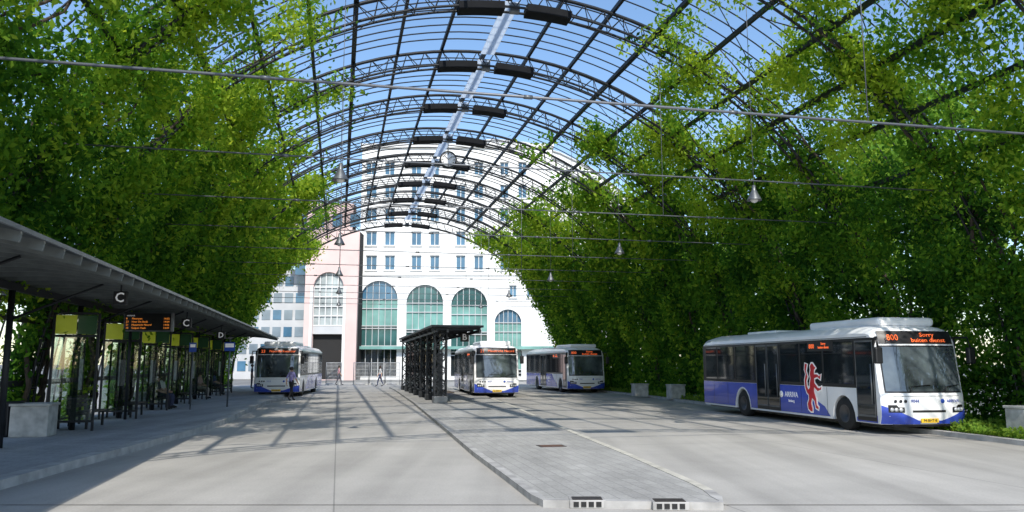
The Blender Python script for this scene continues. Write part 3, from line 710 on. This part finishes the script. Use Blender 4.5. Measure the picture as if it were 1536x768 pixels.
lettersign(280,485,24.6,'C','smaller black letter C sign further along the left canopy',.3)
lettersign(332,503,32,'D','black letter D sign under the left canopy beyond the C signs',.3)
# ---------------------------------------------------------------- left canopy
cn=thing('platform_canopy','long dark corrugated canopy over the left platform','canopy',W(7,-11.2,.14),RZ)
CL=50
q=MB(); vs=[];N=260; cols=[(2.0,3.5),(1.2,3.66),(.2,3.74),(-1,3.7),(-2.2,3.6)]
for i in range(N+1):
    y=CL*i/N; w=.03 if i%2 else 0
    for x,z in cols: vs.append((x,y,z-.04+w))
m=len(cols)
q.add(vs,[(i*m+j,(i+1)*m+j,(i+1)*m+j+1,i*m+j+1) for i in range(N) for j in range(m-1)])
q.build('canopy_sheet',M['canopy'],cn)
for i in range(61):
    y=.3+i*.82; pts=[(x,y,z-.13) for x,z in cols]; q=MB()
    for a,b_ in zip(pts,pts[1:]): q.bar(a,b_,.05,.14)
    q.build('rafter',M['rafter'],cn)
MB().bar((2.03,0,3.47),(2.03,CL,3.47),.04,.06).build('edge_beam',M['steel2'],cn)
MB().bar((-.9,0,3.41),(-.9,CL,3.41),.12,.16).build('main_beam',M['steel'],cn)
MB().bar((-2.1,0,3.36),(-2.1,CL,3.36),.1,.14).build('rear_beam',M['steel'],cn)
for i in range(11):
    y=3.6+i*4.7
    if y>CL: break
    MB().tube([(-.9,y,0),(-.9,y,3.34)],.07,8).build('post',M['steel'],cn)
    MB().tube([(-.9,y,2.7),(.9,y,3.5)],.03,6).build('strut',M['steel'],cn)
gs0=None
for i in range(7):
    s=24.3+i*4.7; 
    lab=ORD[i]+' glass wind screen with yellow-green panels under the left canopy'
    if gs0 is None:
        gs0=thing('glass_screen',lab,'glass screen',W(s,-12.6,.14),RZ,'glass wind screens under the left canopy')
        f=MB()
        for y in (0,.9,1.8,2.7): f.box(-.03,.03,y-.03,y+.03,0,3.1)
        for z in (.25,2.5,3.1): f.box(-.025,.025,0.03,2.67,z-.025,z+.025)
        f.box(1.07,1.13,-.025,.025,0,3.1)
        f.box(.03,1.07,-.03,.03,3.07,3.13); f.box(.03,1.07,-.03,.03,.22,.28); f.box(.03,1.07,-.03,.03,2.47,2.53); f.build('frame',M['steel'],gs0)
        MB().box(-.008,.008,.03,2.67,.28,3.07).build('pane',M['pane'],gs0)
        MB().box(.03,1.07,-.008,.008,.28,3.07).build('pane',M['pane'],gs0)
        MB().box(.04,.55,-.02,-.01,2.55,3.05).build('coloured_panel',M['yg'],gs0)
        MB().box(.58,1.05,-.02,-.01,2.55,3.05).build('coloured_panel',M['dg'],gs0)
        MB().box(.012,.02,.95,1.75,2.55,3.05).build('coloured_panel',M['dg'],gs0)
        MB().box(.012,.02,1.85,2.65,2.55,3.05).build('coloured_panel',M['yg'],gs0)
        MB().box(.012,.03,1.9,2.6,1.0,1.9).build('timetable_poster',M['poster'],gs0)
    else: dup(gs0,W(s,-12.6,.14),None,lab)
be0=None
for i in range(7):
    s=25.65+i*4.7; lab=ORD[i]+' dark slatted bench under the left canopy'
    if be0 is None:
        be0=thing('bench',lab,'bench',W(s,-12.0,.14),RZ,'benches under the left canopy')
        q=MB()
        for k in range(5): q.box(-.22+k*.1,-.14+k*.1,-.9,.9,.42,.46)
        q.build('seat',M['wood'],be0)
        q=MB()
        for k in range(3): q.box(-.3,-.27,-.9,.9,.55+k*.12,.64+k*.12)
        q.build('backrest',M['wood'],be0)
        for y in (-.75,.75):
            q=MB(); q.box(-.25,.22,y-.03,y+.03,.38,.42); q.box(-.25,-.19,y-.03,y+.03,0,.38); q.box(.16,.22,y-.03,y+.03,0,.38); q.box(-.32,-.27,y-.03,y+.03,.38,.92); q.build('leg',M['steel'],be0)
    else: dup(be0,W(s,-12.0,.14),None,lab)
def planter(p,w,d,h,label,z=.14):
    t=thing('concrete_planter',label,'planter',(p[0],p[1],z),RZ,'concrete planters')
    q=MB(); q.box(-w/2,w/2,-d/2,d/2,0,h-.06); q.build('box',M['planter'],t,.02)
    MB().box(-w/2-.03,w/2+.03,-d/2-.03,d/2+.03,h-.06,h).build('rim',M['planter'],t,.01)
planter(g(49,654,.14),.85,.7,.8,'grey concrete block planter beside the bin at the left edge')
planter(g(204,610,.14),.8,.6,.6,'grey concrete block planter behind the departure board post')
planter(W(18.2,11.95),.75,.6,.75,'grey concrete planter behind the nearest bus at the right edge',.09)
planter(g(1014,598,.1),.8,.6,.75,'grey concrete planter at the right wall just left of the nearest bus',.09)
planter(g(960,594,.1),.8,.6,.7,'grey concrete planter at the foot of the right wall, furthest along',.09)
p=g(12,655,.14); t=thing('litter_bin','dark round litter bin at the left edge beside the planter','bin',(p[0],p[1],.14),0)
MB().lathe([(.0,0),(.2,0),(.27,.75),(.3,.8),(.3,.84),(.24,.84),(.2,.1)],n=20).build('bin_body',M['steel'],t)
q=MB()
for k in range(16):
    a=2*math.pi*k/16; q.bar((.23*math.cos(a),.23*math.sin(a),.05),(.3*math.cos(a),.3*math.sin(a),.78),.03,.02)
q.build('slats',M['steel'],t)
p=at(224,483,25.5); t=thing('departure_board','black electronic departure board with orange text on a post','departure board',(p.x,p.y,.14),R(4))
z=p.z-.14
MB().box(-.76,.76,-.12,.12,z-.31,z+.31).build('housing',M['steel2'],t,.03)
MB().box(-.72,.72,-.13,-.121,z-.27,z+.27).build('screen',M['black'],t)
txt('vertrek',.085,M['wtext'],t,(-.66,-.134,z+.2),(1,0,0),(0,0,1),ax='LEFT',wt=0)
for i,(a,b_,c_) in enumerate((('8','Meerssen','14:02'),('23','Heer De Beuk','14:04'),('21','Maastricht Noord','14:06'),('10','Gulpen Vaals','14:09'))):
    zz=z+.1-i*.1
    for s_,x,ax in ((a,-.68,'LEFT'),(b_,-.5,'LEFT'),(c_,.68,'RIGHT')): txt(s_,.085,M['amber'],t,(x,-.134,zz),(1,0,0),(0,0,1),'board_lettering',ax,wt=0)
MB().tube([(-.62,.13,0),(-.62,.13,z+.3)],.05,8).build('post',M['steel'],t)
p=at(345,520,33); t=thing('stop_sign','larger blue and white bus stop sign on a thin post at the left platform','sign',(p.x,p.y,.14),0)
z=p.z-.14; MB().tube([(0,0,0),(0,0,z+.3)],.035,8).build('post',M['steel2'],t); MB().box(-.22,.22,-.05,-.036,z-.18,z+.18).build('plate',M['signblue'],t); MB().box(-.18,.18,-.056,-.051,z-.03,z+.13).build('symbol',M['wtext'],t)
p=at(290,521,31); t=thing('stop_sign','small blue stop sign on a post beside the left canopy','sign',(p.x,p.y,.14),0)
z=p.z-.14; MB().tube([(0,0,0),(0,0,z+.2)],.03,8).build('post',M['steel2'],t); MB().box(-.14,.14,-.05,-.036,z-.18,z+.18).build('plate',M['signblue'],t); MB().box(-.1,.1,-.056,-.051,z+.0,z+.12).build('symbol',M['wtext'],t)
for i,(u0,u1) in enumerate(((489,512),(530,553),(554,577),(578,600))):
    a=g(u0,577); b_=g(u1,577); t=thing('barrier_fence',['grey mesh barrier panel right of the route 23 bus','grey mesh barrier panel below the first big arched window','middle grey mesh barrier panel in front of the white facade','grey mesh barrier panel beside the island shelter end'][i],'fence',a,0,'mesh barrier panels')
    Lf=(b_-a).length*.97; f=MB()
    f.tube([(0,0,.1),(0,0,2.0),(Lf,0,2.0),(Lf,0,.1),(0,0,.1)],.045,5); f.build('frame',M['galv'],t)
    f=MB()
    for k in range(1,12): f.bar((Lf*k/12,0,.1),(Lf*k/12,0,2.0),.03)
    for k in range(1,6): f.bar((0,0,.1+k*.32),(Lf,0,.1+k*.32),.03)
    f.build('mesh',M['galv'],t)
    for x in (.1,Lf-.1): MB().box(x-.1,x+.1,-.3,.3,0,.1).build('foot',M['planter'],t)
# ---------------------------------------------------------------- people
POSE={
'stand':dict(pel=(0,0,.95),sp=(0,0,1.15),ch=(0,0,1.34),nk=(0,0,1.49),hd=(0,-.01,1.62),tp=(0,0,1.69),sh=(.17,0,1.42),el=(.24,.02,1.14),wr=(.25,-.06,.9),hn=(.25,-.09,.8),hp=(.09,0,.9),kn=(.11,-.01,.5),an=(.11,.02,.09),to=(.12,-.16,.04)),
'sit':dict(pel=(0,0,.56),sp=(0,.0,.75),ch=(0,0,.96),nk=(0,-.02,1.11),hd=(0,-.05,1.24),tp=(0,-.04,1.31),sh=(.17,0,1.04),el=(.24,-.06,.78),wr=(.13,-.28,.66),hn=(.08,-.36,.65),hp=(.09,-.04,.54),kn=(.12,-.45,.53),an=(.12,-.42,.09),to=(.13,-.6,.04))}
def person(loc,rz,pose,shirt,pants,label,hair=None,walk=0,longhair=False):
    P=POSE[pose]; J={};E=[];rad={}
    RR=dict(pel=.135,sp=.125,ch=.14,nk=.055,hd=.095,tp=.07,sh=.065,el=.047,wr=.034,hn=.036,hp=.09,kn=.06,an=.042,to=.038)
    for n_ in ['pel','sp','ch','nk','hd','tp']: J[n_]=Vector(P[n_]); rad[n_]=RR[n_]
    for sg,sd in ((1,'R'),(-1,'L')):
        for n_ in ('sh','el','wr','hn','hp','kn','an','to'):
            v=Vector(P[n_]); v.x*=sg
            if walk and pose=='stand':
                w_=sg*walk
                if n_=='kn': v.y-=.14*w_+.03
                if n_=='an': v.y-=.26*w_; v.z+=.03 if w_<0 else 0
                if n_=='to': v.y-=.26*w_
                if n_=='el': v.y+=.08*w_
                if n_ in('wr','hn'): v.y+=.16*w_; v.z+=.02
            J[n_+sd]=v; rad[n_+sd]=RR[n_]
        E+=[('ch','sh'+sd),('sh'+sd,'el'+sd),('el'+sd,'wr'+sd),('wr'+sd,'hn'+sd),('pel','hp'+sd),('hp'+sd,'kn'+sd),('kn'+sd,'an'+sd),('an'+sd,'to'+sd)]
    E+=[('pel','sp'),('sp','ch'),('ch','nk'),('nk','hd'),('hd','tp')]
    keys=list(J); idx={k:i for i,k in enumerate(keys)}
    me=bpy.data.meshes.new('sk'); me.from_pydata([J[k] for k in keys],[(idx[a],idx[b_]) for a,b_ in E],[])
    ob=bpy.data.objects.new('sk',me); C.objects.link(ob)
    md=ob.modifiers.new('s','SKIN'); md.use_smooth_shade=True
    for i,k in enumerate(keys):
        sv=me.skin_vertices[0].data[i]; r=rad[k]; sv.radius=(r,r*(.78 if k in('pel','sp','ch') else 1)); sv.use_root=(k=='pel')
    sd_=ob.modifiers.new('d','SUBSURF'); sd_.levels=1
    m2=bpy.data.meshes.new_from_object(ob.evaluated_get(bpy.context.evaluated_depsgraph_get())); bpy.data.objects.remove(ob)
    segs=[]
    for a,b_ in E:
        r={'nkhd':0,'hdtp':0,'chnk':1 ,'wrhn':0,'elwr':0,'knan':2,'anto':3,'hpkn':2,'pehp':2}.get(a[:2]+b_[:2],1)
        segs.append((J[a],J[b_],r))
    m2.materials.clear()
    for m_ in [M['skin'],shirt,pants,M['rubber'],M['ink']]: m2.materials.append(m_)
    for f in m2.polygons:
        c=f.center; best=9;bi=0
        for a,b_,r in segs:
            d=b_-a; tt=max(0,min(1,(c-a).dot(d)/d.dot(d))); dd=(c-(a+d*tt)).length
            if dd<best: best=dd;bi=r
        f.material_index=bi; f.use_smooth=True
    root=thing('person',label,'person',loc,rz)
    q=MB(); H=J['hd']
    q.tube([(H.x,H.y-.09,H.z+.015),(H.x,H.y-.118,H.z-.02)],[.008,.016],6,0)
    for e in (-.034,.034): q.lathe([(0,-.008),(.01,0),(0,.008)],(e,H.y-.088,H.z+.012),8,1,'y')
    q.box(-.025,.025,H.y-.093,H.y-.085,H.z-.052,H.z-.044,2)
    for e in (-.095,.095): q.lathe([(0,-.02),(.018,0),(0,.02)],(e,H.y,H.z),8,0)
    for sd in 'RL':
        w_,h_=J['wr'+sd],J['hn'+sd]; d=(h_-w_).normalized(); sx=1 if sd=='R' else -1
        pp=d.cross(Vector((sx,0,0))).normalized() if abs(d.x)<.9 else Vector((0,0,1))
        for i_,(o_,l_) in enumerate(((-.024,.065),(-.008,.075),(.008,.07),(.024,.055))):
            b0_=h_+pp*o_+d*.015; q.tube([b0_,b0_+d*l_*.5,b0_+d*l_+Vector((-sx*.018,0,0))],[.009,.0085,.006],5,0)
        q.tube([w_+d*.03-pp*.02,w_+d*.06-pp*.05,w_+d*.1-pp*.055],[.011,.01,.007],5,0)
    fo=q.build('f',[M['skin'],M['ink'],M['red']])
    bm=bmesh.new(); bm.from_mesh(m2); nf=len(bm.faces); bm.from_mesh(fo.data); bm.to_mesh(m2); bm.free()
    for f in list(m2.polygons)[nf:]: f.material_index={0:0,1:4,2:4}.get(f.material_index,0)
    bpy.data.objects.remove(fo)
    m2.name='body'; link(bpy.data.objects.new('body',m2),root)
    q=MB(); pr=[(.0,.118),(.05,.11),(.085,.08),(.106,.03),(.106,-.02),(.09,-.06 if not longhair else -.2)]
    q.lathe(pr,(H.x,H.y+.018,H.z+.012),14); q.build('hair',hair or M['hair'],root)
    return root
cl=lambda n_,c_: mat(n_,c_,.85,0,.15,12)
A_=RZ+R(90)
p=g(436,601); person((p.x,p.y,0),R(150),'stand',cl('lilac_shirt',(.35,.31,.6)),cl('black_trousers',(.02,.02,.025)),'person in a lilac shirt and dark trousers walking beside the route 23 bus',walk=1)
p=g(508,578); person((p.x,p.y,0),R(100),'stand',cl('pink_top',(.5,.25,.28)),cl('grey_trousers',(.1,.1,.12)),'person in a pink top walking in front of the pink building',walk=1)
p=g(570,579.5); person((p.x,p.y,0),R(-80),'stand',cl('white_top',(.6,.6,.6)),cl('navy_trousers',(.03,.04,.1)),'person in a white top walking in front of the mesh barriers',walk=1,longhair=True)
seat=[(25.65+4.7*2,-.6,(.05,.05,.06),(.03,.03,.05),'person in dark clothes seated on the bench right of the departure board post'),
(25.65+4.7*2,.25,(.65,.63,.6),(.05,.06,.12),'person in a pale top seated beside the person in dark clothes'),
(25.65+4.7*4,-.3,(.6,.36,.33),(.35,.33,.3),'person in a rose top seated on a bench further along the platform'),
(25.65+4.7*5,.0,(.08,.1,.2),(.05,.05,.06),'person in a navy top seated on the bench under letter D')]
for i,(s,dy,a,b_,lab) in enumerate(seat):
    q=W(s+dy,-12.05,.14); person(q,A_+R(random.uniform(-15,15)),'sit',cl('top_fabric',a),cl('trouser_fabric',b_),lab,longhair=i%2==1)
p=g(377,583,.14); person((p.x,p.y,.14),A_,'stand',cl('dark_jacket',(.04,.05,.08)),cl('dark_jeans',(.03,.04,.07)),'person in a dark jacket standing by the left bus at the platform end')
p=g(262,596,.14); person((p.x,p.y,.14),A_+R(30),'stand',cl('black_coat',(.02,.02,.02)),cl('black_jeans',(.02,.02,.03)),'person in black standing near the platform benches under the second C sign')
# ---------------------------------------------------------------- light
w=bpy.data.worlds.new('World'); bpy.context.scene.world=w; w.use_nodes=True
n=w.node_tree; bg=n.nodes['Background']; sky=n.nodes.new('ShaderNodeTexSky'); sky.sky_type='NISHITA'; sky.sun_disc=False
sunv=Vector((.12,-.96,.93)).normalized()
el=math.asin(sunv.z); az=math.atan2(sunv.x,sunv.y)
sky.sun_elevation=el; sky.sun_rotation=az; sky.air_density=1.0; sky.dust_density=.6; sky.ozone_density=1.3
hs=n.nodes.new('ShaderNodeHueSaturation'); hs.inputs['Saturation'].default_value=1.1; hs.inputs['Value'].default_value=1.5
n.links.new(sky.outputs[0],hs.inputs['Color']); n.links.new(hs.outputs[0],bg.inputs[0]); bg.inputs[1].default_value=.15
sl=bpy.data.lights.new('sun','SUN'); sl.energy=4.7; sl.angle=R(.6); sl.color=(1,.95,.86)
so=bpy.data.objects.new('sun',sl); C.objects.link(so); so.rotation_euler=sunv.to_track_quat('Z','Y').to_euler(); so.location=(0,0,40)
